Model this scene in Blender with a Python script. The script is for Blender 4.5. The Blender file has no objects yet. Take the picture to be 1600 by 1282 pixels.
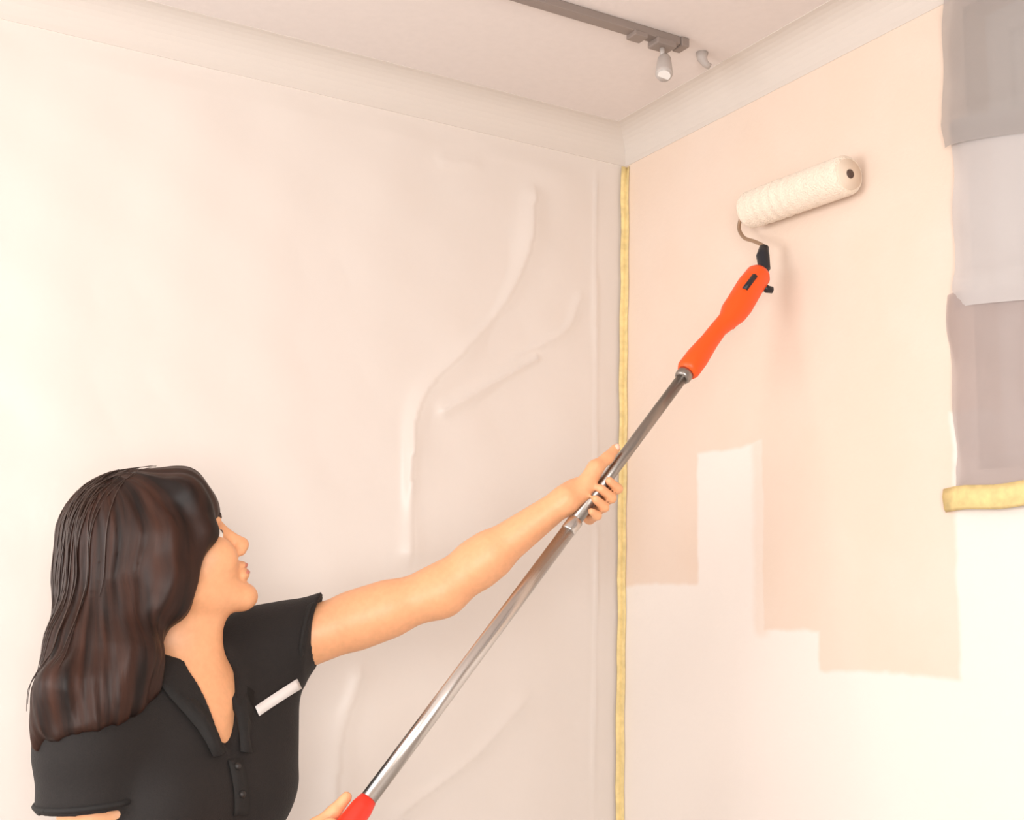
import bpy, bmesh, math, random
import numpy as np
from mathutils import Vector, Matrix
from mathutils.bvhtree import BVHTree

random.seed(4); np.random.seed(4)
scene = bpy.context.scene
COL = scene.collection
PI = math.pi

# ------------------------------------------------------------------ camera
CAM_F = 1968.87                                   # focal length in px of the 1600 x 1282 frame
CAM_C = np.array([-1.5764, -2.2677, 1.42])
PITCH, ROLL, YAW = [math.radians(a) for a in (9.3417, 1.3311, 29.6756)]
AF = np.array([math.sin(YAW)*math.cos(PITCH), math.cos(YAW)*math.cos(PITCH), math.sin(PITCH)])
_r = np.array([math.cos(YAW), -math.sin(YAW), 0]); _u = np.cross(_r, AF)
AR = math.cos(ROLL)*_r + math.sin(ROLL)*_u
AU = -math.sin(ROLL)*_r + math.cos(ROLL)*_u
cd = bpy.data.cameras.new('camera'); cam = bpy.data.objects.new('camera', cd); COL.objects.link(cam)
cd.sensor_width = 36; cd.sensor_fit = 'HORIZONTAL'; cd.lens = CAM_F*36/1600; cd.clip_start = .05
cam.matrix_world = Matrix(((AR[0], AU[0], -AF[0], CAM_C[0]), (AR[1], AU[1], -AF[1], CAM_C[1]),
                           (AR[2], AU[2], -AF[2], CAM_C[2]), (0, 0, 0, 1)))
scene.camera = cam

def at(x, y, d):                                  # survey point: photo position + distance -> room point
    return CAM_C + d*(AF + AR*(x-800)/CAM_F + AU*(641-y)/CAM_F)
def on_plane(x, y, ax, v):
    r = AF + AR*(x-800)/CAM_F + AU*(641-y)/CAM_F
    return CAM_C + r*((v-CAM_C[ax])/r[ax])

# ------------------------------------------------------------------ world, lights, exposure
ROOM_X, ROOM_Y, ROOM_Z = -2.9, -3.1, 2.5125
w = bpy.data.worlds.new('world'); scene.world = w; w.use_nodes = True
bg = w.node_tree.nodes['Background']; bg.inputs[0].default_value = (.80, .88, 1, 1); bg.inputs[1].default_value = 1.0
def area(name, loc, rot, sx, sy, power, col):
    l = bpy.data.lights.new(name, 'AREA'); l.shape = 'RECTANGLE'; l.size = sx; l.size_y = sy
    l.energy = power; l.color = col
    o = bpy.data.objects.new(name, l); COL.objects.link(o); o.location = loc; o.rotation_euler = rot
    return o
# daylight entering by the two windows that stand behind the photographer
area('daylight_side', (ROOM_X-.03, -.85, 1.50), (0, -PI/2+.25, 0), 1.2, 1.2, 27, (1, .98, .95))
area('daylight_back', (-2.15, ROOM_Y-.03, 1.50), (PI/2-.25, 0, 0), 1.2, 1.2, 58, (1, .97, .93))
scene.view_settings.view_transform = 'Standard'; scene.view_settings.look = 'None'
scene.view_settings.gamma = 1; scene.view_settings.use_curve_mapping = False
scene.view_settings.exposure = 0.20

# ------------------------------------------------------------------ materials
MATS = {}
def mat(name, col, rough=.6, metal=0, bump=0, scale=40, vary=0, coat=0, alpha=1, spec=None, sheen=0, stretch=None, sss=0):
    m = bpy.data.materials.new(name); m.use_nodes = True; MATS[name] = m
    nt = m.node_tree; b = nt.nodes['Principled BSDF']
    b.inputs['Base Color'].default_value = (*col, 1); b.inputs['Roughness'].default_value = rough
    b.inputs['Metallic'].default_value = metal; b.inputs['Coat Weight'].default_value = coat
    b.inputs['Alpha'].default_value = alpha; b.inputs['Sheen Weight'].default_value = sheen
    if spec is not None: b.inputs['Specular IOR Level'].default_value = spec
    if sss:
        b.inputs['Subsurface Weight'].default_value = sss; b.inputs['Subsurface Radius'].default_value = (.012, .004, .002)
        b.inputs['Subsurface Scale'].default_value = 1
    if bump or vary:
        tc = nt.nodes.new('ShaderNodeTexCoord'); n = nt.nodes.new('ShaderNodeTexNoise')
        n.inputs['Scale'].default_value = scale; n.inputs['Detail'].default_value = 4
        if stretch:
            mp = nt.nodes.new('ShaderNodeMapping'); mp.inputs['Scale'].default_value = stretch
            nt.links.new(tc.outputs['Object'], mp.inputs[0]); nt.links.new(mp.outputs[0], n.inputs['Vector'])
        else: nt.links.new(tc.outputs['Object'], n.inputs['Vector'])
        if bump:
            bp = nt.nodes.new('ShaderNodeBump'); bp.inputs['Strength'].default_value = bump; bp.inputs['Distance'].default_value = .004
            nt.links.new(n.outputs[0], bp.inputs['Height']); nt.links.new(bp.outputs[0], b.inputs['Normal'])
        if vary:
            r = nt.nodes.new('ShaderNodeValToRGB'); e = r.color_ramp.elements
            e[0].position = .3; e[1].position = .7
            e[0].color = (*[c*(1-vary) for c in col], 1); e[1].color = (*[min(1, c*(1+vary)) for c in col], 1)
            nt.links.new(n.outputs[0], r.inputs[0]); nt.links.new(r.outputs[0], b.inputs['Base Color'])
    return m

PRIMER, PAINT = (.86, .79, .735), (.80, .645, .535)
mat('primer_wall', PRIMER, .55, bump=.12, scale=90, vary=.012)
mat('rear_wall', (.50, .42, .36), .6, bump=.12, scale=90, vary=.012)
mat('ceiling_white', (.76, .69, .655), .8, bump=.1, scale=60, vary=.015)
mat('cove', (.68, .615, .56), .7, bump=.05, scale=60)  # darker than the ceiling: shade along the cornice put into its colour
mat('floor_wood', (.42, .385, .355), .45, bump=.1, scale=8, vary=.2, stretch=(1, 12, 1))
mat('yellow_tape', (.80, .62, .28), .6, bump=.15, scale=60, vary=.12)
mat('rail_grey', (.26, .21, .185), .45, bump=.05)
mat('fitting_grey', (.48, .43, .40), .45, bump=.05)
mat('chrome', (.60, .57, .545), .27, 1, bump=.03, scale=30)
mat('dull_steel', (.34, .31, .285), .34, 1, bump=.03, scale=30)
mat('orange_plastic', (.98, .095, .004), .42, bump=.04, scale=30)
mat('red_plastic', (.85, .03, .012), .42, bump=.04, scale=30)
mat('black_plastic', (.012, .013, .02), .4, bump=.04)
mat('wire_brown', (.42, .29, .2), .4, .6, bump=.04)
mat('roller_nap', (.93, .80, .66), .95, bump=.9, scale=260, vary=.06, sheen=.3)
mat('roller_cap', (.80, .66, .53), .6, bump=.05)
mat('hole_shade', (.10, .06, .045), .7, bump=.05)
mat('skin', (.80, .40, .205), .48, bump=.06, scale=120, vary=.05, sss=.12)
mat('lip', (.60, .20, .14), .4, bump=.05, scale=120)
mat('eye_white', (.85, .82, .78), .15, bump=.01)
mat('iris', (.10, .05, .03), .1, bump=.01)
mat('nail', (.88, .52, .40), .25, bump=.01)
mat('brow', (.035, .018, .012), .7, bump=.3, scale=300)
mat('shirt_black', (.0085, .0055, .0046), .85, bump=.22, scale=420, vary=.15, sheen=.02)
mat('shirt_trim', (.008, .0065, .006), .8, bump=.2, scale=420)
mat('print_white', (.80, .76, .74), .7, bump=.1, scale=300)
mat('button_grey', (.018, .015, .014), .5, bump=.02)
mat('jeans', (.02, .028, .05), .85, bump=.3, scale=400, vary=.2)
mat('shoe_black', (.02, .02, .022), .5, bump=.1)
mat('hair_strand', (.035, .016, .010), .42, bump=.1, scale=80)
mat('frame_white', (.80, .77, .74), .4, bump=.03)
mat('pane_grey', (.22, .215, .22), .12, bump=.01)
mat('skirting', (.82, .76, .70), .5, bump=.04)

def hair_material():
    m = bpy.data.materials.new('hair_brown'); m.use_nodes = True; MATS['hair_brown'] = m
    nt = m.node_tree; b = nt.nodes['Principled BSDF']; L = nt.links.new
    at_ = nt.nodes.new('ShaderNodeAttribute'); at_.attribute_name = 'lock'
    n = nt.nodes.new('ShaderNodeTexNoise'); n.inputs['Scale'].default_value = 1.0; n.inputs['Detail'].default_value = 5
    L(at_.outputs['Vector'], n.inputs['Vector'])
    r = nt.nodes.new('ShaderNodeValToRGB'); e = r.color_ramp.elements
    e[0].position = .36; e[0].color = (.009, .0045, .0035, 1); e[1].position = .72; e[1].color = (.052, .019, .011, 1)
    L(n.outputs[0], r.inputs[0]); L(r.outputs[0], b.inputs['Base Color'])
    bp = nt.nodes.new('ShaderNodeBump'); bp.inputs['Strength'].default_value = .35; bp.inputs['Distance'].default_value = .004
    L(n.outputs[0], bp.inputs['Height']); L(bp.outputs[0], b.inputs['Normal'])
    b.inputs['Roughness'].default_value = .5; b.inputs['Specular IOR Level'].default_value = .25
hair_material()

def film_material(name, col, trans, rough=.3):    # thin polythene: partly see-through, partly milky, glossy
    m = bpy.data.materials.new(name); m.use_nodes = True; MATS[name] = m
    nt = m.node_tree; b = nt.nodes['Principled BSDF']; L = nt.links.new
    b.inputs['Base Color'].default_value = (*col, 1); b.inputs['Roughness'].default_value = rough
    b.inputs['Alpha'].default_value = 1
    tc = nt.nodes.new('ShaderNodeTexCoord'); n = nt.nodes.new('ShaderNodeTexNoise')
    n.inputs['Scale'].default_value = 9; n.inputs['Detail'].default_value = 5
    L(tc.outputs['Object'], n.inputs['Vector'])
    bp = nt.nodes.new('ShaderNodeBump'); bp.inputs['Strength'].default_value = .25; bp.inputs['Distance'].default_value = .01
    L(n.outputs[0], bp.inputs['Height']); L(bp.outputs[0], b.inputs['Normal'])
    t = nt.nodes.new('ShaderNodeBsdfTransparent'); mx = nt.nodes.new('ShaderNodeMixShader')
    mx.inputs[0].default_value = trans
    L(b.outputs[0], mx.inputs[1]); L(t.outputs[0], mx.inputs[2])
    L(mx.outputs[0], nt.nodes['Material Output'].inputs['Surface'])
film_material('film_clear', (.86, .79, .74), .55, .3)
film_material('film_grey', (.40, .365, .35), .30, .45)
film_material('film_pale', (.62, .58, .57), .22, .45)
film_material('film_mauve', (.47, .39, .372), .30, .45)

def painted_wall_material():
    """off-white primer with the peach paint already rolled on (its own ragged lower edge)"""
    m = bpy.data.materials.new('half_painted_wall'); m.use_nodes = True; MATS['half_painted_wall'] = m
    nt = m.node_tree; b = nt.nodes['Principled BSDF']; L = nt.links.new; N = nt.nodes.new
    tc = N('ShaderNodeTexCoord'); n = N('ShaderNodeTexNoise'); n.inputs['Scale'].default_value = 14; n.inputs['Detail'].default_value = 3
    L(tc.outputs['Object'], n.inputs['Vector'])
    s = N('ShaderNodeVectorMath'); s.operation = 'SUBTRACT'; s.inputs[1].default_value = (.5, .5, .5); L(n.outputs['Color'], s.inputs[0])
    k = N('ShaderNodeVectorMath'); k.operation = 'SCALE'; k.inputs['Scale'].default_value = .022; L(s.outputs[0], k.inputs[0])
    a = N('ShaderNodeVectorMath'); a.operation = 'ADD'; L(tc.outputs['Object'], a.inputs[0]); L(k.outputs[0], a.inputs[1])
    sp = N('ShaderNodeSeparateXYZ'); L(a.outputs[0], sp.inputs[0])
    def ss(val, lo, hi):
        q = N('ShaderNodeMapRange'); q.interpolation_type = 'SMOOTHSTEP'
        q.inputs['From Min'].default_value = lo; q.inputs['From Max'].default_value = hi; L(val, q.inputs['Value']); return q.outputs[0]
    def mul(p, q, op='MULTIPLY'):
        x = N('ShaderNodeMath'); x.operation = op; L(p, x.inputs[0]); L(q, x.inputs[1]); return x.outputs[0]
    def block(y0, y1, z0, strength=None, e=.006):
        r = mul(mul(ss(sp.outputs['Y'], y0-e, y0+e), ss(sp.outputs['Y'], y1+e, y1-e)), ss(sp.outputs['Z'], z0-e, z0+e))
        if strength is not None:
            x = N('ShaderNodeMath'); x.operation = 'MULTIPLY'; L(r, x.inputs[0]); x.inputs[1].default_value = strength; r = x.outputs[0]
        return r
    out = block(-.262, .10, 1.492)
    for bb in ((-.96, .1, 1.755), (-.905, -.455, 1.408), (-.905, -.60, 1.342), (-3.0, -.90, 2.3)): out = mul(out, block(*bb), 'MAXIMUM')
    out = mul(out, block(-.47, -.43, 1.40, .55, .012), 'MAXIMUM')       # thin, half-covering strokes along the border
    n2 = N('ShaderNodeTexNoise'); n2.inputs['Scale'].default_value = 5; n2.inputs['Detail'].default_value = 4; L(tc.outputs['Object'], n2.inputs['Vector'])
    cov = N('ShaderNodeMapRange'); cov.inputs['From Min'].default_value = .3; cov.inputs['From Max'].default_value = .6
    cov.inputs['To Min'].default_value = .82; cov.inputs['To Max'].default_value = 1; L(n2.outputs[0], cov.inputs['Value'])
    out = mul(out, cov.outputs[0])
    mx = N('ShaderNodeMix'); mx.data_type = 'RGBA'; L(out, mx.inputs[0])
    mx.inputs[6].default_value = (*PRIMER, 1); mx.inputs[7].default_value = (*PAINT, 1)
    L(mx.outputs[2], b.inputs['Base Color']); b.inputs['Roughness'].default_value = .5
    n3 = N('ShaderNodeTexNoise'); n3.inputs['Scale'].default_value = 110; L(tc.outputs['Object'], n3.inputs['Vector'])
    bp = N('ShaderNodeBump'); bp.inputs['Strength'].default_value = .12; bp.inputs['Distance'].default_value = .004
    L(n3.outputs[0], bp.inputs['Height']); L(bp.outputs[0], b.inputs['Normal'])
painted_wall_material()

# ------------------------------------------------------------------ helpers
def tag(o, label=None, cat=None, group=None, kind=None):
    if label: o['label'] = label
    if cat: o['category'] = cat
    if group: o['group'] = group
    if kind: o['kind'] = kind
    return o
def empty(name, loc, label, cat):
    o = bpy.data.objects.new(name, None); COL.objects.link(o); o.location = loc; o.empty_display_size = .1
    return tag(o, label, cat)
def link(name, me, m, parent=None, smooth=False):
    o = bpy.data.objects.new(name, me); COL.objects.link(o); me.materials.append(MATS[m])
    if smooth: me.polygons.foreach_set('use_smooth', [True]*len(me.polygons))
    if parent is not None:
        o.parent = parent; o.matrix_parent_inverse = world_of(parent).inverted()
    return o
def world_of(o):
    mtx = Matrix.LocRotScale(o.location, o.rotation_euler, o.scale)
    return mtx if o.parent is None else world_of(o.parent) @ o.matrix_parent_inverse @ mtx
class MB:                                          # collects geometry for ONE mesh
    def __init__(s): s.bm = bmesh.new()
    def box(s, lo, hi):
        v = [s.bm.verts.new((x, y, z)) for x in (lo[0], hi[0]) for y in (lo[1], hi[1]) for z in (lo[2], hi[2])]
        for f in ((0,1,3,2), (4,6,7,5), (0,4,5,1), (2,3,7,6), (0,2,6,4), (1,5,7,3)): s.bm.faces.new([v[i] for i in f])
        return s
    def tube(s, pts, rad, n=16, cap=True, squash=None):
        pts = [Vector(p) for p in pts]; rad = rad if hasattr(rad, '__len__') else [rad]*len(pts)
        t0 = (pts[1]-pts[0]).normalized(); up = Vector((0, 0, 1)) if abs(t0.z) < .9 else Vector((1, 0, 0))
        x = t0.cross(up).normalized(); rings = []
        for i, p in enumerate(pts):
            t = (pts[min(i+1, len(pts)-1)]-pts[max(i-1, 0)]).normalized()
            x = (x-t*x.dot(t)).normalized(); y = t.cross(x)
            a, b = (1, 1) if squash is None else squash
            rings.append([s.bm.verts.new(p+(x*math.cos(q)*a+y*math.sin(q)*b)*rad[i]) for q in [2*PI*j/n for j in range(n)]])
        for r0, r1 in zip(rings, rings[1:]):
            for j in range(n): s.bm.faces.new((r0[j], r0[(j+1) % n], r1[(j+1) % n], r1[j]))
        if cap: s.bm.faces.new(rings[0][::-1]); s.bm.faces.new(rings[-1])
        return s
    def ball(s, c, r, sub=2):
        r = r if hasattr(r, '__len__') else (r, r, r)
        bmesh.ops.create_icosphere(s.bm, subdivisions=sub, radius=1, matrix=Matrix.LocRotScale(Vector(c), None, Vector(r))); return s
    def grid(s, P):
        V = [[s.bm.verts.new(p) for p in row] for row in P]
        for i in range(len(V)-1):
            for j in range(len(V[0])-1): s.bm.faces.new((V[i][j], V[i][j+1], V[i+1][j+1], V[i+1][j]))
        return s
    def build(s, name, m, parent=None, smooth=False, bevel=0, solid=0):
        bmesh.ops.recalc_face_normals(s.bm, faces=s.bm.faces)
        if bevel: bmesh.ops.bevel(s.bm, geom=s.bm.edges[:], offset=bevel, segments=2, affect='EDGES', profile=.5)
        me = bpy.data.meshes.new(name); s.bm.to_mesh(me); s.bm.free()
        o = link(name, me, m, parent, smooth)
        if solid:
            md = o.modifiers.new('solid', 'SOLIDIFY'); md.thickness = solid; md.offset = 0
        return o
def np_mesh(name, V, Q):
    me = bpy.data.meshes.new(name); n, k = len(V), len(Q)
    me.vertices.add(n); me.vertices.foreach_set('co', np.ascontiguousarray(V, np.float32).ravel())
    me.loops.add(4*k); me.loops.foreach_set('vertex_index', np.ascontiguousarray(Q, np.int32).ravel())
    me.polygons.add(k); me.polygons.foreach_set('loop_start', np.arange(0, 4*k, 4, dtype=np.int32))
    me.update(calc_edges=True); me.validate(); return me

# --- smooth solid modelling: blended tapered shapes on a voxel field, skinned as one continuous surface
class Field:
    def __init__(s, lo, hi, h):
        s.lo = np.array(lo, float); s.h = h
        s.n = np.ceil((np.array(hi)-s.lo)/h).astype(int)+1
        s.D = np.full(s.n, .2, np.float32)
    def region(s, lo, hi):
        a = np.clip(np.floor((np.array(lo)-s.lo)/s.h).astype(int), 0, s.n); b = np.clip(np.ceil((np.array(hi)-s.lo)/s.h).astype(int)+1, 0, s.n)
        ax = [(s.lo[i]+s.h*np.arange(a[i], b[i])).astype(np.float32) for i in range(3)]
        return (slice(a[0], b[0]), slice(a[1], b[1]), slice(a[2], b[2])), ax[0][:, None, None], ax[1][None, :, None], ax[2][None, None, :]
    def put(s, prim, k=.012, cut=False):
        fn, lo, hi = prim; m = k+3*s.h+.012
        sl, X, Y, Z = s.region(np.array(lo)-m, np.array(hi)+m)
        if 0 in s.D[sl].shape: return s
        d = fn(X, Y, Z).astype(np.float32); D = s.D[sl]
        if cut:
            d = -d; q = np.maximum(k-np.abs(D-d), 0)/k; s.D[sl] = np.maximum(D, d)+q*q*k/4
        else:
            q = np.maximum(k-np.abs(D-d), 0)/k; s.D[sl] = np.minimum(D, d)-q*q*k/4
        return s
    def mesh(s, name):
        D = s.D; S = D < 0; c = np.zeros(np.array(S.shape)-1, np.uint8)
        O = [(i, j, k) for i in (0, 1) for j in (0, 1) for k in (0, 1)]; n = S.shape
        for i, j, k in O: c += S[i:n[0]-1+i, j:n[1]-1+j, k:n[2]-1+k]
        I = np.argwhere((c > 0) & (c < 8)); idx = np.full(c.shape, -1, np.int32); idx[tuple(I.T)] = np.arange(len(I))
        val = np.stack([D[I[:, 0]+i, I[:, 1]+j, I[:, 2]+k] for i, j, k in O], 1); acc = np.zeros((len(I), 3)); cnt = np.zeros(len(I))
        for p in range(8):
            for q in range(p+1, 8):
                o0, o1 = np.array(O[p]), np.array(O[q])
                if np.abs(o0-o1).sum() != 1: continue
                a, b = val[:, p], val[:, q]; mk = (a < 0) != (b < 0)
                t = np.where(mk, a/np.where(mk, a-b, 1), 0); acc += np.where(mk[:, None], o0+t[:, None]*(o1-o0), 0); cnt += mk
        V = s.lo+s.h*(I+acc/cnt[:, None]); Q = []
        for ax in range(3):
            u, v = (ax+1) % 3, (ax+2) % 3; A = [slice(None)]*3; B = [slice(None)]*3; A[ax] = slice(0, -1); B[ax] = slice(1, None)
            E = np.argwhere(S[tuple(A)] != S[tuple(B)]); E = E[(E[:, u] > 0) & (E[:, v] > 0) & (E[:, u] < n[u]-1) & (E[:, v] < n[v]-1)]
            inside = S[tuple(E.T)]
            def cell(du, dv):
                e = E.copy(); e[:, u] -= du; e[:, v] -= dv; return idx[tuple(e.T)]
            q = np.stack([cell(1, 1), cell(0, 1), cell(0, 0), cell(1, 0)], 1); q[~inside] = q[~inside][:, ::-1]; Q.append(q)
        Q = np.concatenate(Q); Q = Q[(Q >= 0).all(1)]
        return np_mesh(name, V, Q), V
def cone(a, b, r1, r2, clip=None, plane=None):
    a = np.array(a, float); b = np.array(b, float); ba = b-a; L2 = ba@ba; R = max(r1, r2)
    def fn(X, Y, Z):
        px, py, pz = X-a[0], Y-a[1], Z-a[2]
        t0 = (px*ba[0]+py*ba[1]+pz*ba[2])/L2; t = np.clip(t0, 0, 1)
        d = np.sqrt((px-t*ba[0])**2+(py-t*ba[1])**2+(pz-t*ba[2])**2)-(r1+(r2-r1)*t)
        if clip is not None: d = np.maximum(d, (t0-clip)*math.sqrt(L2))
        if plane is not None:
            o, nn = plane; d = np.maximum(d, (X-o[0])*nn[0]+(Y-o[1])*nn[1]+(Z-o[2])*nn[2])
        return d
    return fn, np.minimum(a, b)-R, np.maximum(a, b)+R
def blob(c, r, M=None):
    c = np.array(c, float); r = np.array(r, float); M = np.eye(3) if M is None else np.array(M)   # rows of M: local axes
    def fn(X, Y, Z):
        p = [X-c[0], Y-c[1], Z-c[2]]; q = [sum(M[i, j]*p[j] for j in range(3)) for i in range(3)]
        k0 = np.sqrt(sum((q[i]/r[i])**2 for i in range(3))); k1 = np.sqrt(sum((q[i]/r[i]**2)**2 for i in range(3)))
        return k0*(k0-1)/np.maximum(k1, 1e-6)
    R = r.max(); return fn, c-R, c+R

# ------------------------------------------------------------------ the room
T = .12
def structure(name, mb, m): return tag(mb.build(name, m), kind='structure')
structure('floor', MB().box((ROOM_X-T, ROOM_Y-T, -.1), (T, T, 0)), 'floor_wood')
structure('ceiling', MB().box((ROOM_X-T, ROOM_Y-T, ROOM_Z), (T, T, ROOM_Z+.1)), 'ceiling_white')
structure('wall_left', MB().box((ROOM_X-T, 0, 0), (0, T, ROOM_Z)), 'primer_wall')
def wall_with_hole(axis, pos, thick, a0, a1, h0, h1, z0, z1):
    mb = MB()
    for (u0, u1, v0, v1) in ((a0, a1, 0, z0), (a0, a1, z1, ROOM_Z), (a0, h0, z0, z1), (h1, a1, z0, z1)):
        if axis == 0: mb.box((min(pos, pos+thick), u0, v0), (max(pos, pos+thick), u1, v1))
        else: mb.box((u0, min(pos, pos+thick), v0), (u1, max(pos, pos+thick), v1))
    return mb
WY0, WY1, WZ0, WZ1 = -2.10, -.955, 1.66, 2.42       # the window under masking film
structure('wall_right', wall_with_hole(0, 0, T, ROOM_Y-T, 0, WY0, WY1, WZ0, WZ1), 'half_painted_wall')
structure('wall_side', wall_with_hole(0, ROOM_X, -T, ROOM_Y-T, T, -1.70, -.20, .85, 2.15), 'rear_wall')
structure('wall_back', wall_with_hole(1, ROOM_Y, -T, ROOM_X, 0, -2.80, -1.10, .9, 2.2), 'rear_wall')

def window(name, axis, pos, a0, a1, z0, z1, nx, depth, handle_at=None):
    """frame, casement stiles and panes; pos = plane of the frame"""
    root = bpy.data.objects.new(name, None); COL.objects.link(root); tag(root, kind='structure')
    def B(mb, u0, u1, v0, v1, d0, d1):
        return mb.box((pos+d0, u0, v0), (pos+d1, u1, v1)) if axis == 0 else mb.box((u0, pos+d0, v0), (u1, pos+d1, v1))
    root.location = (pos, (a0+a1)/2, z0) if axis == 0 else ((a0+a1)/2, pos, z0)
    f = .045; mb = MB()
    for r in ((a0, a1, z0, z0+f), (a0, a1, z1-f, z1), (a0, a0+f, z0+f, z1-f), (a1-f, a1, z0+f, z1-f)): B(mb, *r, 0, depth)
    mb.build('window_frame', 'frame_white', root)
    st = (a1-a0-2*f)/nx
    for i in range(nx):
        u0, u1 = a0+f+i*st, a0+f+(i+1)*st; mb = MB()
        for r in ((u0, u1, z0+f, z0+f+.04), (u0, u1, z1-f-.04, z1-f), (u0, u0+.04, z0+f+.04, z1-f-.04), (u1-.04, u1, z0+f+.04, z1-f-.04)): B(mb, *r, depth*.2, depth*.8)
        cs = mb.build('casement', 'frame_white', root)
        B(MB(), u0+.04, u1-.04, z0+f+.04, z1-f-.04, depth*.45, depth*.55).build('pane', 'pane_grey', cs)
        if handle_at is not None and i == nx-1:
            y, z = handle_at; MB().tube([(pos, y, z-.01), (pos-.02, y, z), (pos-.022, y, z+.03), (pos-.022, y, z+.11)], [.010, .010, .008, .007], 10).build('window_handle', 'frame_white', cs, True)
    return root
window('window_1', 0, .055, WY0, WY1, WZ0, WZ1, 2, .05, handle_at=(-1.022, 1.77))

def cove(name, path):                               # coved plaster cornice between wall and ceiling, path = (axis)
    r = .069
    # concave quarter: starts on the wall at drop r, sweeps out to distance r at the ceiling
    arc = [(r-r*math.cos(a), r-r*math.sin(a)) for a in [PI/2*i/10 for i in range(11)]]
    pts = [(0, 0), (0, r+.0015), (.0012, r+.0015)]+[(.0012+u, .0012+v) for u, v in arc[1:-1]]+[(r+.0015, .0012), (r+.0015, 0)]
    mb = MB(); rows = []
    for e in (0, 1):
        row = []
        for u, v in pts:
            z = ROOM_Z-v
            row.append((-u if e == 0 else ROOM_X, -u, z) if path == 'left' else (-u, -u if e == 0 else ROOM_Y, z))
        rows.append(row+[row[0]])
    mb.grid(rows); return structure(name, mb, 'cove')
cove('trim_1', 'left'); cove('trim_2', 'right')
for nm, lo, hi in (('baseboard_left', (ROOM_X, -.015, 0), (0, 0, .09)), ('baseboard_right', (-.015, ROOM_Y, 0), (0, -.015, .09))):
    structure(nm, MB().box(lo, hi), 'skirting')

# ------------------------------------------------------------------ plastic sheet on the left wall
def polyline_dist(P, pts):
    best = np.full(P.shape[:-1], 9.); side = np.zeros(P.shape[:-1])
    for a, b in zip(pts, pts[1:]):
        a, b = np.array(a), np.array(b); ba = b-a; t = np.clip(((P-a)@ba)/(ba@ba), 0, 1); q = P-a-t[..., None]*ba
        d = np.linalg.norm(q, axis=-1); s = np.sign(q[..., 0]*ba[1]-q[..., 1]*ba[0]); m = d < best; best[m] = d[m]; side[m] = s[m]
    return best, side
def LW(*pp): return [tuple(on_plane(x, y, 1, 0)[[0, 2]]) for x, y in pp]
def smooth_line(pts, n=8):
    pts = [np.array(p) for p in pts]; out = []; E = [2*pts[0]-pts[1]]+pts+[2*pts[-1]-pts[-2]]
    for i in range(1, len(E)-2):
        for k in range(n):
            t = k/n; p0, p1, p2, p3 = E[i-1:i+3]
            out.append(.5*(2*p1+(p2-p0)*t+(2*p0-5*p1+4*p2-p3)*t*t+(3*p1-p0-3*p2+p3)*t**3))
    return out+[pts[-1]]
def plastic_sheet():
    nx, nz = 300, 440
    u = np.linspace(0, 1, nx); z = np.linspace(.10, 2.4405, nz); U, Z = np.meshgrid(u, z)
    edge = -1.62+.03*np.sin(Z*2.1+.6)
    X = edge+(-.012-edge)*U
    P = np.stack([X, Z], -1); Dp = .005+.004*np.sin(Z*5+X*7)*np.sin(X*9+1.3)+.0015*np.sin(X*31+Z*3+2*np.sin(Z*4))+.0012*np.sin(Z*37+X*22)
    ridges = [(LW((832, 310), (822, 400), (785, 480), (715, 560), (660, 620), (642, 700), (640, 860)), .022, .011),
              (LW((690, 640), (760, 600), (835, 560)), .013, .007),
              (LW((692, 250), (740, 256)), .012, .004),
              (LW((810, 1105), (760, 1165), (700, 1215), (630, 1270)), .018, .008),
              (LW((560, 1060), (530, 1160), (520, 1290)), .03, .009),
              (LW((905, 470), (880, 520), (800, 560)), .012, .004),
              (LW((930, 262), (930, 700), (928, 1290)), .006, .006)]
    for pts, wd, hh in ridges:
        d, s = polyline_dist(P, smooth_line(pts)); wq = wd*(1+.35*np.sin(Z*13+X*9)); Dp += hh*np.exp(-(d/wq)**2)*(1+.35*np.sin(Z*21-X*17))*(1+.25*s)
    Dp *= np.clip(U/.03, .35, 1); Dp *= np.clip((1-U)/.05, .25, 1)
    Dp *= np.clip((2.4405-Z)/.05, .3, 1); Dp = np.maximum(Dp, .002)
    V = np.stack([X, -Dp, Z], -1).reshape(-1, 3); I = np.arange(nx*nz).reshape(nz, nx)
    Q = np.stack([I[:-1, :-1], I[:-1, 1:], I[1:, 1:], I[1:, :-1]], -1).reshape(-1, 4)
    o = link('plastic_sheet', np_mesh('plastic_sheet', V, Q), 'film_clear', None, True)
    tag(o, 'clear wrinkled plastic sheet taped over the wall beside the corner', 'plastic sheet')
plastic_sheet()
# yellow masking tape down the corner
rows = []
for i in range(61):
    z = .1+(ROOM_Z-.075-.1)*i/60; wv = .0012*math.sin(i*1.7)+.0008*math.sin(i*.61)
    rows.append([(-.017+wv, -.0075, z), (-.0075, -.0085, z), (-.002, -.0075, z), (-.0022, -.016-wv, z)])
tag(MB().grid(rows).build('masking_tape', 'yellow_tape', None, True, solid=.0012), 'thin yellow masking tape running down the room corner', 'tape')

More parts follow.
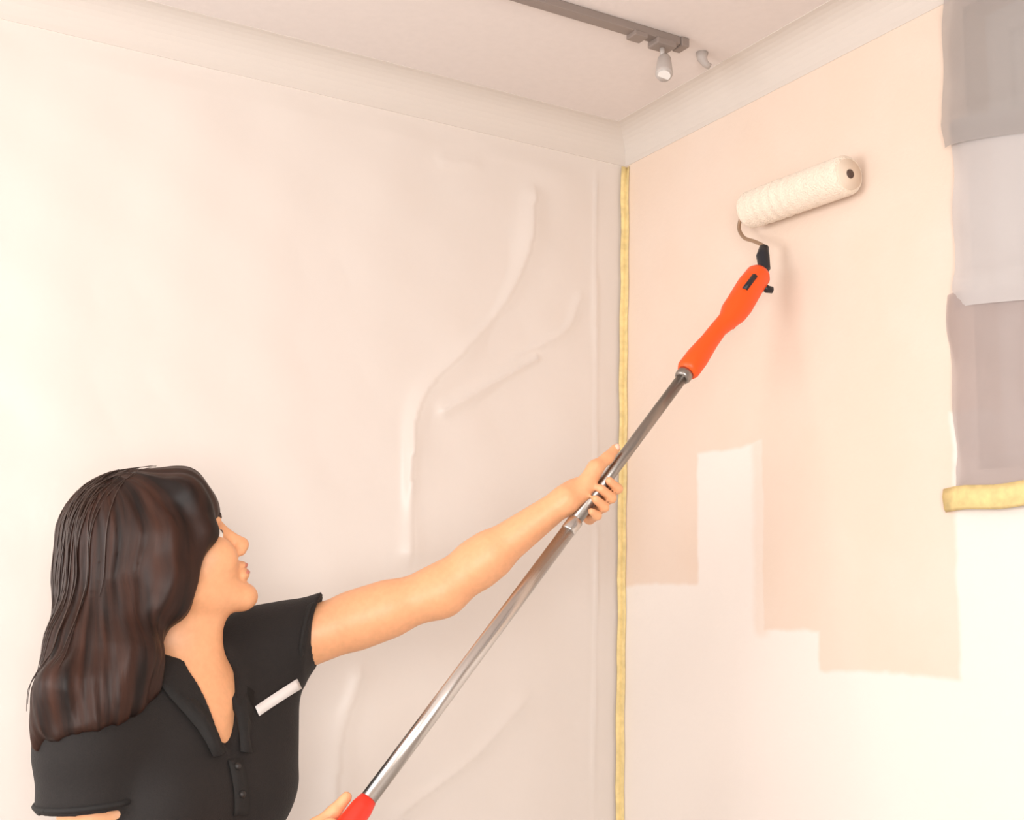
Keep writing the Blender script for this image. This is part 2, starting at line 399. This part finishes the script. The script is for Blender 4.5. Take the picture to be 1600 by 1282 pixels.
# ------------------------------------------------------------------ masking film over the window
film = empty('masking_film', (0, -1.5, 1.62), 'grey masking film hung in three lengths over the window', 'masking film')
def film_strip(y1, z0, z1, slope0, slope1, off, m, wav, name='film_strip'):
    ny, nz = 90, 40; rows = []
    for j in range(nz):
        v = j/(nz-1); row = []
        for i in range(ny):
            y = y1+.006*math.sin(wav+v*5)+.004*math.sin(v*13+wav)-(i/(ny-1))*1.24
            dy = y1-y
            s = slope0+(slope1-slope0)*v
            sag = .010*(1-math.exp(-dy/.03))
            z = z0+(z1-z0)*v-s*min(dy, .22)-.012*math.sin(max(dy-.15, 0)*6)*(1-v)*.5+sag*.2
            z = min(z, ROOM_Z-.012)
            x = -off-.004*math.sin(dy*24+v*4+wav)*math.sin(v*9+dy*5)-.004*math.exp(-((v-.12-.05*math.sin(dy*8))/.05)**2)-.012*(1-math.exp(-dy/.02))
            row.append((min(x, -.003), y, z))
        rows.append(row)
    return MB().grid(rows).build(name, m, film, True)
film_strip(-.927, 2.185, 2.50, .20, 0, .018, 'film_grey', .3)
film_strip(-.930, 1.918, 2.228, .13, .20, .010, 'film_pale', 1.9)
film_strip(-.912, 1.625, 1.945, .02, .13, .005, 'film_mauve', 3.1)
rows = []
for i in range(50):
    y = -.893-1.26*i/49; wv = .002*math.sin(i*1.1)
    rows.append([(-.006-.010*min(1, i/2), y, 1.598+wv), (-.010-.010*min(1, i/2), y, 1.603+wv), (-.013-.010*min(1, i/2), y, 1.622+wv), (-.010-.010*min(1, i/2), y, 1.634+wv)])
tag(MB().grid(rows).build('edge_tape', 'yellow_tape', film, True, solid=.0015), 'yellow tape along the bottom edge')

# ------------------------------------------------------------------ ceiling rail
ra = np.array([-1.9, -.437, ROOM_Z]); rb = np.array([-.178, -.430, ROOM_Z])
track = empty('ceiling_track', (-.9, -.433, ROOM_Z), 'dark slim ceiling track with a small grey spotlight at its end', 'track light')
mb = MB(); mb.box((-1.9, -.446, ROOM_Z-.016), (-.178, -.420, ROOM_Z)); mb.build('rail', 'rail_grey', track, bevel=.002)
MB().box((-.178, -.449, ROOM_Z-.019), (-.160, -.417, ROOM_Z)).build('end_cap', 'rail_grey', track, bevel=.002)
MB().box((-.285, -.448, ROOM_Z-.024), (-.255, -.418, ROOM_Z-.014)).build('adapter', 'rail_grey', track, bevel=.002)
MB().box((-.235, -.450, ROOM_Z-.028), (-.190, -.416, ROOM_Z-.014)).build('adapter', 'rail_grey', track, bevel=.003)
MB().tube([(-.212, -.433, ROOM_Z-.026), (-.212, -.433, ROOM_Z-.046)], .005, 10).build('stem', 'fitting_grey', track, True)
hd = MB().tube([(-.206, -.430, ROOM_Z-.040), (-.208, -.434, ROOM_Z-.050), (-.222, -.452, ROOM_Z-.088), (-.224, -.455, ROOM_Z-.093)], [.008, .013, .0165, .014], 18).build('spotlight_head', 'fitting_grey', track, True)
MB().tube([(-.224, -.455, ROOM_Z-.0925), (-.2245, -.4555, ROOM_Z-.094)], [.012, .012], 16).build('lens', 'frame_white', hd)
track.location = Vector(track.location)+Vector((-.027, -.028, 0))
hook = MB().tube([(-.128, -.440, ROOM_Z), (-.128, -.440, ROOM_Z-.012), (-.124, -.445, ROOM_Z-.024), (-.117, -.450, ROOM_Z-.030)], [.012, .010, .007, .006], 12).build('ceiling_hook', 'fitting_grey', None, True)
tag(hook, 'small brown-grey hook on the ceiling past the track end', 'hook')

# ------------------------------------------------------------------ paint roller on its pole
PA, PB = at(560, 1270, 1.72), at(1190, 424, 2.325)
PD = (PB-PA)/np.linalg.norm(PB-PA)
def pole_at_x(px, a=PA, b=PB):                      # point of the pole seen at photo column px
    lo, hi = -1., 1.2
    for _ in range(60):
        m = (lo+hi)/2; q = a+(b-a)*m-CAM_C; x = 800+CAM_F*(q@AR)/(q@AF)
        if x < px: lo = m
        else: hi = m
    return a+(b-a)*m
pole = empty('paint_roller', PA-PD*.22, 'white paint roller with orange handle on a long metal extension pole', 'paint roller')
near = -AF-PD*(-AF@PD); near /= np.linalg.norm(near); side = np.cross(PD, near)     # pole frame
if side@AR < 0: side = -side
hb, ht = pole_at_x(1072), pole_at_x(1188)
MB().tube([PA-PD*.05, pole_at_x(893)], .0118, 24).build('lower_tube', 'chrome', pole, True)
MB().tube([pole_at_x(893)-PD*.012, pole_at_x(893)-PD*.010, pole_at_x(893)+PD*.012, pole_at_x(893)+PD*.014], [.0118, .0125, .0125, .0100], 24).build('twist_lock', 'chrome', pole, True)
MB().tube([pole_at_x(893), hb+PD*.02], .0098, 24).build('upper_tube', 'dull_steel', pole, True)
MB().tube([hb-PD*.016, hb-PD*.012, hb+PD*.006], [.0125, .0145, .0145], 20).build('ferrule', 'dull_steel', pole, True)
L = np.linalg.norm(ht-hb)
prof = [(0, .0165), (.03, .0205), (.14, .0205), (.30, .0165), (.42, .0155), (.52, .0180), (.60, .0240), (.68, .0252), (.85, .0248), (.97, .0235), (1, .019)]
hpts, hr = [], []
for t, r in prof: hpts.append(hb+PD*L*t+side*(.004 if .5 < t < .75 else 0)); hr.append(r)
handle = MB().tube(hpts, hr, 28, squash=None).build('handle', 'orange_plastic', pole, True)
s0 = hb+PD*L*.74+near*.0215-side*.007
MB().tube([s0, s0+PD*.04], .0055, 12).build('slot', 'black_plastic', handle, True)
k0 = hb+PD*L*.93+side*.016
MB().tube([k0, k0+side*.012, k0+side*.020+PD*.006], [.006, .0075, .0065], 12).build('lock_button', 'black_plastic', handle, True)
k1 = hb+PD*L*.545+side*.018
MB().tube([k1-PD*.012, k1+PD*.012], .0045, 10).build('grip_notch', 'orange_plastic', handle, True)
tip = at(1194, 386, 2.345)
MB().tube([ht-PD*.012, ht+PD*.016, ht*.35+tip*.65, tip], [.0105, .0115, .0125, .0085], 16).build('socket', 'black_plastic', pole, True)
# red foot grip held by the other hand
MB().tube([PA-PD*.20, PA-PD*.19, PA-PD*.10, PA-PD*.03, PA+PD*.008, PA+PD*.022], [.014, .019, .0185, .0175, .0155, .0125], 24).build('foot_grip', 'red_plastic', pole, True)
# roller sleeve on the wall
RR = .036; yl, yr, zz, xx = -.470, -.733, 2.201, -.0385
pts, rad = [], []
for i in range(61):
    t = i/60; pts.append((xx, yl+(yr-yl)*t, zz-.007*t)); e = min(t, 1-t)
    rad.append((RR-.004*math.exp(-e/.012)+.0011*math.sin(t*70)*math.exp(-((t-.35)/.3)**2)))
sl = MB().tube(pts, rad, 40).build('roller_sleeve', 'roller_nap', pole, True)
ye = yr-.0005; ze = zz-.007
MB().tube([(xx, yr+.004, ze), (xx, yr-.003, ze)], [.0285, .0275], 28).build('end_cap', 'roller_cap', sl, True)
MB().tube([(xx, yr-.002, ze), (xx, yr-.0045, ze)], [.0085, .008], 18).build('hub_hole_disc', 'hole_shade', sl, True)  # dark disc on the cap; the hole's shade is put into its colour
wire = [(xx, yl-.03, zz), (xx, yl+.004, zz), (xx-.001, yl+.018, zz-.004), (xx-.002, yl+.026, zz-.018), (xx-.004, yl+.024, zz-.034)]
q1 = Vector(wire[-1]); tv = Vector(tip)
wire += [tuple(q1.lerp(tv, .3)+Vector((0, .006, -.004))), tuple(q1.lerp(tv, .65)+Vector((0, .003, .0))), tuple(tv), tuple(tv-Vector(PD)*.02)]
MB().tube(smooth_line(wire, 5), .0036, 12).build('wire_frame', 'wire_brown', pole, True)

# ------------------------------------------------------------------ the person
Zw = np.array([0, 0, 1.])
SL, SR = at(398, 1024, 1.955), at(140, 1152, 1.69)
EL, WL = at(688, 924, 1.995), at(884, 781, 2.015)
ER, WR = at(150, 1470, 1.66), at(420, 1358, 1.70)
M = (SL+SR)/2
lh = SL-SR; lh[2] = 0; lh /= np.linalg.norm(lh)     # her left
fh = np.cross(lh, Zw)                               # the way her chest faces
TM = np.array([fh, lh, Zw])
def tb(f, l, z): return M+fh*f+lh*l+Zw*z
# head frame
TILT, AWAY = math.radians(30), math.radians(20)
Rh = np.array([math.cos(YAW), -math.sin(YAW), 0]); Fh = np.array([math.sin(YAW), math.cos(YAW), 0])
hx0 = Rh*math.cos(AWAY)+Fh*math.sin(AWAY)
HX = hx0*math.cos(TILT)+Zw*math.sin(TILT); HZ = -hx0*math.sin(TILT)+Zw*math.cos(TILT); HY = np.cross(HZ, HX)
HO = at(263, 876, 1.83); HM = np.array([HX, HY, HZ])
def hd_(x, y, z): return HO+HX*x+HY*y+HZ*z
def hblob(c, r, pitch=0):
    Mx = HM
    if pitch:
        c_, s_ = math.cos(pitch), math.sin(pitch); Mx = np.array([HX*c_+HZ*s_, HY, -HX*s_+HZ*c_])
    return blob(hd_(*c), r, Mx)
hipz = .90
HIP = np.array([M[0], M[1], 0])-fh*.045-lh*.0; HIP[2] = hipz
def hp(f, l, z): return np.array([HIP[0], HIP[1], z])+fh*f+lh*l
ground = np.array([HIP[0], HIP[1], 0.])
person = empty('person', tuple(ground), 'person in a black polo shirt reaching up with the roller pole, long brown hair', 'person')

KNEE = [hp(.04, .10, .47), hp(.05, -.11, .47)]; ANK = [hp(-.02, .12, .085), hp(.03, -.13, .085)]
HIPJ = [hp(0, .085, .86), hp(0, -.085, .86)]

def torso(F, g=0.0, k=.05):
    F.put(blob(tb(.0, 0, -.10), (.098+g, .138+g, .17+g), TM), k)
    F.put(cone(tb(-.015, -.10, -.005), tb(-.015, .10, -.005), .052+g, .052+g), k)
    F.put(cone(tb(-.01, .07, -.02), SL, .055+g, .050+g), .04)
    F.put(cone(tb(-.01, -.07, -.02), SR, .055+g, .050+g), .04)
    F.put(cone(tb(-.005, 0, -.20), hp(.015, 0, 1.03), .112+g, .100+g), .05)
    for s in (1, -1): F.put(blob(tb(.066, .070*s, -.150), (.058+g, .062+g, .062+g), TM), .03)
    F.put(blob(hp(0, 0, .93), (.105+g, .158+g, .125+g), TM), .06)

def hand(F, c, W, s, gr):
    """five fingers closed round the pole at c; s=+1: palm on the far side (left hand), -1: palm on the near side"""
    n = near*s; lft = -side
    def pol(th, r, a):                               # th 0 = left, 90 = behind (far for s=+1), 180 = right, 270 = front
        t = math.radians(th); return c+PD*a+(lft*math.cos(t)-n*math.sin(t))*r
    offs = [.034, .013, -.008, -.028]; ln = [1.0, 1.06, 1.0, .86]; rr = [.0082, .0086, .0082, .0072]
    pc = c+(lft*.75-n*.6)*(gr+.02)
    for i, a in enumerate(offs):
        r0 = gr+rr[i]
        mcp = pol(52, r0+.010, a+.004); pip = pol(128, r0+.012, a+.004*ln[i]); dip = pol(205, r0+.004, a-.001); tp = pol(262*ln[i]**.5, r0+.0005, a-.006)
        F.put(cone(W*.75+mcp*.25+PD*(offs[i]*.25), mcp, .0155, .0115), .012)
        F.put(cone(mcp, pip, rr[i]+.0022, rr[i]+.0008), .005)
        F.put(cone(pip, dip, rr[i]+.0008, rr[i]), .004)
        F.put(cone(dip, tp, rr[i], rr[i]-.0012), .004)
    th0 = W*.62+c*.38+PD*.012+n*.006; th1 = pol(-28, gr+.018, .034); th2 = pol(-30, gr+.0115, .064); th3 = pol(-26, gr+.009, .090)
    F.put(cone(th0, th1, .0165, .0135), .012); F.put(cone(th1, th2, .0118, .0098), .006); F.put(cone(th2, th3, .0098, .0078), .005)
    F.put(cone(W, W*.4+pc*.6, .020, .019), .015)
    return th3, th2

GL, GR_ = pole_at_x(928), PA-PD*.082
lo = np.min([SL, SR, EL, WL, ER, WR, HO, GL, GR_, ANK[0], ANK[1]], 0)-.16; hi = np.max([SL, SR, EL, WL, ER, WR, HO, GL], 0)+.17
lo[2] = 0; lo[0] = min(lo[0], HIP[0]-.2); hi[2] = max(HO[2]+.16, GL[2]+.15)
B = Field(lo, hi, .0036)
torso(B)
for s, (S0, E0, W0) in ((1, (SL, EL, WL)), (-1, (SR, ER, WR))):
    B.put(cone(S0, S0*.3+E0*.7, .049, .0415), .03); B.put(cone(S0*.45+E0*.55, E0, .042, .0385), .02)
    B.put(cone(E0, E0*.62+W0*.38, .0395, .0375), .02); B.put(cone(E0*.7+W0*.3, W0, .0375, .0215), .015)
lt = hand(B, GL, WL, 1, .0125); hand(B, GR_, WR, -1, .018)
for i in (0, 1):
    B.put(cone(HIPJ[i], KNEE[i], .082, .052), .04); B.put(cone(KNEE[i], KNEE[i]*.6+ANK[i]*.4, .052, .050), .03); B.put(cone(KNEE[i]*.6+ANK[i]*.4, ANK[i], .050, .034), .03)
    B.put(cone(ANK[i]-Zw*.04, ANK[i]-Zw*.055+fh*.13, .034, .026), .02)
# neck and head
B.put(cone(tb(-.015, 0, -.01), hd_(-.030, 0, -.055), .054, .050), .03)
B.put(cone(tb(.03, 0, -.03), hd_(.012, 0, -.075), .034, .036), .03)
B.put(hblob((-.012, 0, .034), (.094, .074, .084)), .02)
B.put(hblob((.028, 0, -.028), (.060, .057, .080)), .025)
for s in (1, -1):
    B.put(cone(hd_(.0, .048*s, -.050), hd_(.066, .014*s, -.096), .020, .017), .02)
    B.put(hblob((.060, .034*s, -.030), (.026, .024, .026)), .02)
    B.put(hblob((.078, .026*s, .020), (.012, .026, .009)), .012)
    B.put(hblob((.092, .030*s, .001), (.013, .014, .009)), .010, True)
    B.put(cone(hd_(.097, .010*s, -.036), hd_(.092, .013*s, -.036), .0075, .006), .006)
    B.put(hblob((-.008, .076*s, -.018), (.019, .008, .032), .2), .006)
    B.put(hblob((-.004, .084*s, -.014), (.010, .005, .018), .2), .004, True)
B.put(cone(hd_(.083, 0, .014), hd_(.102, 0, -.026), .0075, .0090), .012)
B.put(hblob((.103, 0, -.029), (.0105, .011, .0095)), .008)
B.put(hblob((.074, 0, -.100), (.017, .020, .016)), .015)
B.put(hblob((.0855, 0, -.0565), (.0115, .023, .0075)), .008)
B.put(hblob((.0835, 0, -.0700), (.0115, .020, .0080)), .006)
me, _ = B.mesh('body'); link('body', me, 'skin', person, True); del B
for s in (1, -1):
    ey = MB().ball(hd_(.0700, .030*s, .001), .0125, 3).build('eye', 'eye_white', person, True)
    MB().ball(hd_(.0785, .0300*s, .0022), .0058, 2).build('iris', 'iris', ey, True)
    MB().tube([hd_(.092, .014*s, .0215), hd_(.0905, .030*s, .0265), hd_(.078, .046*s, .020)], [.0022, .003, .0016], 8).build('eyebrow', 'brow', person, True)
F = Field(HO-.15, HO+.15, .0022)
F.put(hblob((.0880, 0, -.0578), (.0105, .0205, .0052)), .004); F.put(hblob((.0860, 0, -.0688), (.0105, .0180, .0060)), .004)
me, _ = F.mesh('lips'); link('lips', me, 'lip', person, True)
nl = (Vector(lt[0])-Vector(lt[1])).normalized()
MB().ball(Vector(lt[0])+Vector(near)*.0062, (.0045, .0045, .006), 2).build('thumbnail', 'nail', person, True)

# shirt
lo = np.min([SL, SR, HIP], 0)-.22; hi = np.max([SL, SR], 0)+.16; lo[2] = .86; hi[2] = max(SL[2], M[2])+.13
S = Field(lo, hi, .0040)
torso(S, .010, .05)
S.put(blob(tb(.055, 0, -.145), (.062, .11, .07), TM), .05)
uL, uR = EL-SL, ER-SR
uL /= np.linalg.norm(uL); uR /= np.linalg.norm(uR)
cL, cR = SL+uL*.092, SR+uR*.090
nL = AR*.976-AU*.217; nL /= np.linalg.norm(nL); nR = uR
S.put(cone(SL-uL*.03, cL+uL*.06, .062, .0585, plane=(cL, nL)), .045)
S.put(cone(SR-uR*.03, SR+uR*.02, .060, .068), .04)
S.put(cone(SR, cR+uR*.05, .066, .0755, plane=(cR, nR)), .012)
S.put(cone(SL+uL*.01-Zw*.01, tb(.055, .105, -.12), .060, .066), .03)
S.put(cone(SL+Zw*.005, SL+uL*.052+Zw*.003, .060, .0585), .02)
S.put(cone(SL+uL*.07, cL+uL*.07, .042, .050), .006, True); S.put(cone(SR+uR*.05, cR+uR*.05, .055, .064), .006, True)
for j in range(7):                                  # soft folds running from the bust to the side
    a = tb(.13, .07-.02*j, -.20-.035*j); b = tb(.06, -.15, -.16-.05*j)
    S.put(cone(a, b, .004, .002), .02)
# open neck
S.put(cone(tb(-.012, 0, -.01), hd_(-.02, 0, -.06), .062, .062), .012, True)
S.put(cone(tb(.055, .004, .03), tb(.122, .004, -.082), .046, .004), .008, True)
me, SV = S.mesh('shirt'); shirt = link('shirt', me, 'shirt_black', person, True); tag(shirt, 'black short-sleeved polo shirt')
bvh = BVHTree.FromPolygons([tuple(v.co) for v in me.vertices], [tuple(p.vertices) for p in me.polygons]); del S
def cast(o, d):
    hit, nrm, _, _ = bvh.ray_cast(Vector(o), Vector(d).normalized()); return hit, nrm
# sleeve hems
for c, u, r in ((cL, nL, .0605), (cR, nR, .0725)):
    x = np.cross(u, Zw if abs(u[2]) < .8 else fh); x /= np.linalg.norm(x); y = np.cross(u, x)
    ring = [c-u*.004+(x*math.cos(t)+y*math.sin(t))*(r-.002) for t in [2*PI*i/40 for i in range(41)]]
    ring = [np.array(bvh.find_nearest(Vector(q))[0])-u*.004 for q in ring]
    MB().tube(ring, .0040, 8, cap=False).build('sleeve_hem', 'shirt_trim', shirt, True)
# collar: a folded band round the neck ending in two points at the open placket
for s in (1, -1):
    rows = []
    nk = tb(-.012, 0, 0)+(hd_(-.03, 0, -.055)-tb(-.015, 0, -.01))*.42
    for i in range(17):
        t = i/16; ang = math.radians(180-172*t*.86)
        e = max(0, (t-.62)/.38)
        base = nk+fh*math.cos(ang)*.066+lh*s*math.sin(ang)*.066
        front = tb(.128, .016*s, -.070)
        p = base*(1-e)+front*e
        out = (fh*math.cos(ang)+lh*s*math.sin(ang)); fl = out*(1-e)+(lh*s*.95-fh*.15)*e
        o = p+fl*.030*(1-.25*e)+Zw*(-.026*(1-e)-.004*e)
        loc, nrm, _, _ = bvh.find_nearest(Vector(o)); o = np.array(loc+nrm*.005)
        loc, nrm, _, _ = bvh.find_nearest(Vector(p)); p = p*(1-e)+np.array(loc+nrm*.004)*e
        mid = (p+o)/2+out*.004*(1-e)+Zw*.010*(1-e)+(fh*.004)*e
        rows.append([p-Zw*.010*(1-e), p+Zw*.006*(1-e), mid, o])
    MB().grid(rows).build('collar', 'shirt_trim', shirt, True, solid=.003)
# light print on the chest
pa, pb = at(400, 1116, 1.75), at(466, 1068, 1.75)
rows = [[], []]; vdir = AF
for i in range(15):
    t = i/14; x = 400+66*t; y = 1112-44*t
    for rI, dy in ((0, -7), (1, 8)):
        o = at(x+dy*.45, y+dy, 1.2); hit, nrm = cast(o, o-CAM_C)
        if hit is None: continue
        rows[rI].append(tuple(hit+nrm*.002))
k = min(len(rows[0]), len(rows[1]))
if k > 2: tag(MB().grid([rows[0][:k], rows[1][:k]]).build('chest_print', 'print_white', shirt, True, solid=.001), 'white strip of print on the chest')

# buttoned placket below the open neck
v0 = tb(.15, .004, -.085); rows = []
for i in range(9):
    row = []
    for w_ in (-.013, 0, .013):
        q = v0+lh*w_-Zw*.009*i+fh*.15; hit, nrm = cast(q, -fh)
        if hit is not None: row.append(tuple(hit+nrm*.0022))
    if len(row) == 3: rows.append(row)
if len(rows) > 2:
    pk = MB().grid(rows).build('placket', 'shirt_trim', shirt, True, solid=.0025)
    for i in (1, 5):
        if i < len(rows): MB().ball(Vector(rows[i][1])+Vector(fh)*.002, (.0055, .0055, .0055), 2).build('button', 'button_grey', pk, True)

# trousers and shoes
lo = np.min([HIP, ANK[0], ANK[1]], 0)-.24; hi = np.max([HIP, KNEE[0], KNEE[1]], 0)+.24; lo[2] = .03; hi[2] = .97
J = Field(lo, hi, .006)
J.put(blob(hp(0, 0, .90), (.115, .168, .115), TM), .05)
for i in (0, 1):
    J.put(cone(HIPJ[i], KNEE[i], .095, .068), .04); J.put(cone(KNEE[i], ANK[i], .068, .058), .03)
me, _ = J.mesh('trousers'); link('trousers', me, 'jeans', person, True); del J
for i in (0, 1):
    a = ANK[i]; F = Field(a-.22, a+.24, .005)
    F.put(cone(np.array([a[0], a[1], .045])-fh*.035, np.array([a[0], a[1], .036])+fh*.14, .044, .036), .02); F.put(cone(a-Zw*.03, a+Zw*.02, .045, .043), .02)
    F.put((lambda X, Y, Z: Z-.0+0*X+0*Y, np.array([a[0]-.2, a[1]-.2, -.1]), np.array([a[0]+.2, a[1]+.2, .01])), .004, True)
    me, _ = F.mesh('shoe'); link('shoe', me, 'shoe_black', person, True)

# hair: cap over the skull, volume at the crown, long fall behind the near shoulder
hl = HO-np.array([.32, .32, .38]); hh = HO+np.array([.26, .26, .23])
Hf = Field(hl, hh, .0034)
Hf.put(hblob((-.022, 0, .048), (.106, .090, .098)), .02)
Hf.put(hblob((-.050, 0, .054), (.070, .082, .084)), .03)
Hf.put(hblob((.052, .0, .076), (.046, .066, .036), .55), .03)
Hf.put(hblob((.070, -.004, .048), (.028, .060, .034), .1), .02)       # fringe over the brow
for s in (1, -1):                                    # side curtains over temple and ear
    Hf.put(cone(hd_(.056, .052*s, .070), hd_(.058, .060*s, .012), .026, .017), .02)
    Hf.put(cone(hd_(.050, .066*s, .014), hd_(.002, .078*s, -.022), .018, .018), .02)
    Hf.put(cone(hd_(.0, .068*s, .03), hd_(-.035, .074*s, -.050), .034, .032), .03)
fall = [hd_(-.080, -.01, .01), at(165, 915, 1.79), at(166, 990, 1.75), at(150, 1060, 1.70), at(122, 1125, 1.665)]
fr = [.062, .056, .056, .052, .020]
for i in range(4): Hf.put(cone(fall[i], fall[i+1], fr[i], fr[i+1]), .04)
fall2 = [hd_(-.03, -.072, -.03), at(205, 955, 1.745), at(205, 1030, 1.69), at(190, 1085, 1.655)]
fr2 = [.034, .034, .034, .016]
for i in range(3): Hf.put(cone(fall2[i], fall2[i+1], fr2[i], fr2[i+1]), .03)
fall3 = [hd_(-.08, .05, -.01), at(170, 940, 1.86), at(160, 1030, 1.84), at(140, 1110, 1.80)]
for i in range(3): Hf.put(cone(fall3[i], fall3[i+1], .052, .048), .03)
fall4 = [at(125, 1010, 1.72), at(100, 1090, 1.68), at(78, 1150, 1.67)]
for i in range(2): Hf.put(cone(fall4[i], fall4[i+1], .042-.012*i, .030-.012*i), .03)
for x0, y0, x1, y1, r in ((85, 1060, 58, 1165, .016), (110, 1070, 92, 1150, .020), (140, 1075, 128, 1135, .020), (165, 1070, 158, 1128, .018), (190, 1060, 190, 1118, .018),
                          (212, 1045, 218, 1100, .016), (222, 1015, 240, 1072, .014), (100, 1050, 75, 1125, .02)):
    a, b = [at(x, y, 1.2) for x, y in ((x0, y0), (x1, y1))]; ha, hb2 = cast(a, a-CAM_C)[0], cast(b, b-CAM_C)[0]
    if hb2 is None: continue
    p0 = np.array(ha if ha is not None else a+(np.array(hb2)-b)); p1 = np.array(hb2); dv = CAM_C-p0; dv /= np.linalg.norm(dv)
    Hf.put(cone(p0-dv*.002, p1+dv*.002, r, .004), .035)
# keep the face clear
Hf.put(hblob((.075, 0, -.055), (.070, .074, .066)), .012, True)
Hf.put(cone(hd_(.035, -.03, -.125), hd_(.045, -.075, -.070), .045, .030), .012, True)
# locks: shallow grooves that run with the fall of the hair
sl_, X, Y, Z = Hf.region(hl, hh)
P = np.stack(np.broadcast_arrays(X-HO[0], Y-HO[1], Z-HO[2]), -1)
CR, CE = hd_(-.045, 0, .15), at(150, 1130, 1.72); AXL = np.linalg.norm(CE-CR); AX = (CE-CR)/AXL
ax1 = np.cross(AX, Fh); ax1 /= np.linalg.norm(ax1); ax2 = np.cross(AX, ax1)
def hair_uv(rel):                                    # azimuth about the crown-to-tip axis, distance along it
    q = rel+(HO-CR).astype(np.float32); al = q@AX.astype(np.float32)
    return np.arctan2(q@ax2.astype(np.float32), q@ax1.astype(np.float32)), al
ph, al = hair_uv(P); ph = ph+.10*np.sin(al*16)
g1 = np.sin(ph*21+1.5*np.sin(al*13))*.55+np.sin(ph*47+al*18)*.3
Hf.D[sl_] += (.0020*g1).astype(np.float32); del P, ph, al, g1
me, HV = Hf.mesh('hair'); del Hf
ph, al = hair_uv((HV-HO).astype(np.float32))
lock = np.stack([np.cos(ph)*7+al*1.5, np.sin(ph)*7, al*6], -1).astype(np.float32)
atr = me.attributes.new('lock', 'FLOAT_VECTOR', 'POINT'); atr.data.foreach_set('vector', lock.ravel())
hair = link('hair', me, 'hair_brown', person, True); tag(hair, 'long dark brown hair')
hb_ = BVHTree.FromPolygons([tuple(v.co) for v in me.vertices], [tuple(p.vertices) for p in me.polygons])
mb = MB()
for i in range(130):                                 # loose strands lying on and off the hair surface
    t = random.random(); a0 = random.uniform(-2.9, 2.9)
    p = Vector(hd_(-.03+.09*math.cos(a0)*random.random(), .08*math.sin(a0)*random.random(), .16)); pts = []
    d = Vector(hd_(0, 0, 0)-hd_(0, 0, 1)); stp = .028
    hit = hb_.find_nearest(p)
    q = hit[0]; dirv = Vector(-HX*random.uniform(.4, 1)+HY*random.uniform(-.7, .5)).normalized()
    lift = random.uniform(.0005, .004)
    for j in range(random.randint(6, 15)):
        loc, nrm, _, _ = hb_.find_nearest(q)
        if loc is None: break
        pts.append(loc+nrm*lift); dirv = (dirv*.75+Vector((0, 0, -.45))); dirv = (dirv-nrm*dirv.dot(nrm)*.9).normalized(); q = loc+dirv*stp
    ok = len(pts) > 4 and all((x-y_).length > .006 for x, y_ in zip(pts, pts[1:]))
    if ok:
        n = len(pts); mb.tube(smooth_line([np.array(x) for x in pts], 2), [(.0009)*(1-.85*abs(2*k/(2*n-2)-1)**2)+.0002 for k in range(2*n-1)], 5)
st = mb.build('hair_strands', 'hair_strand', hair, True); tag(st, kind='stuff')
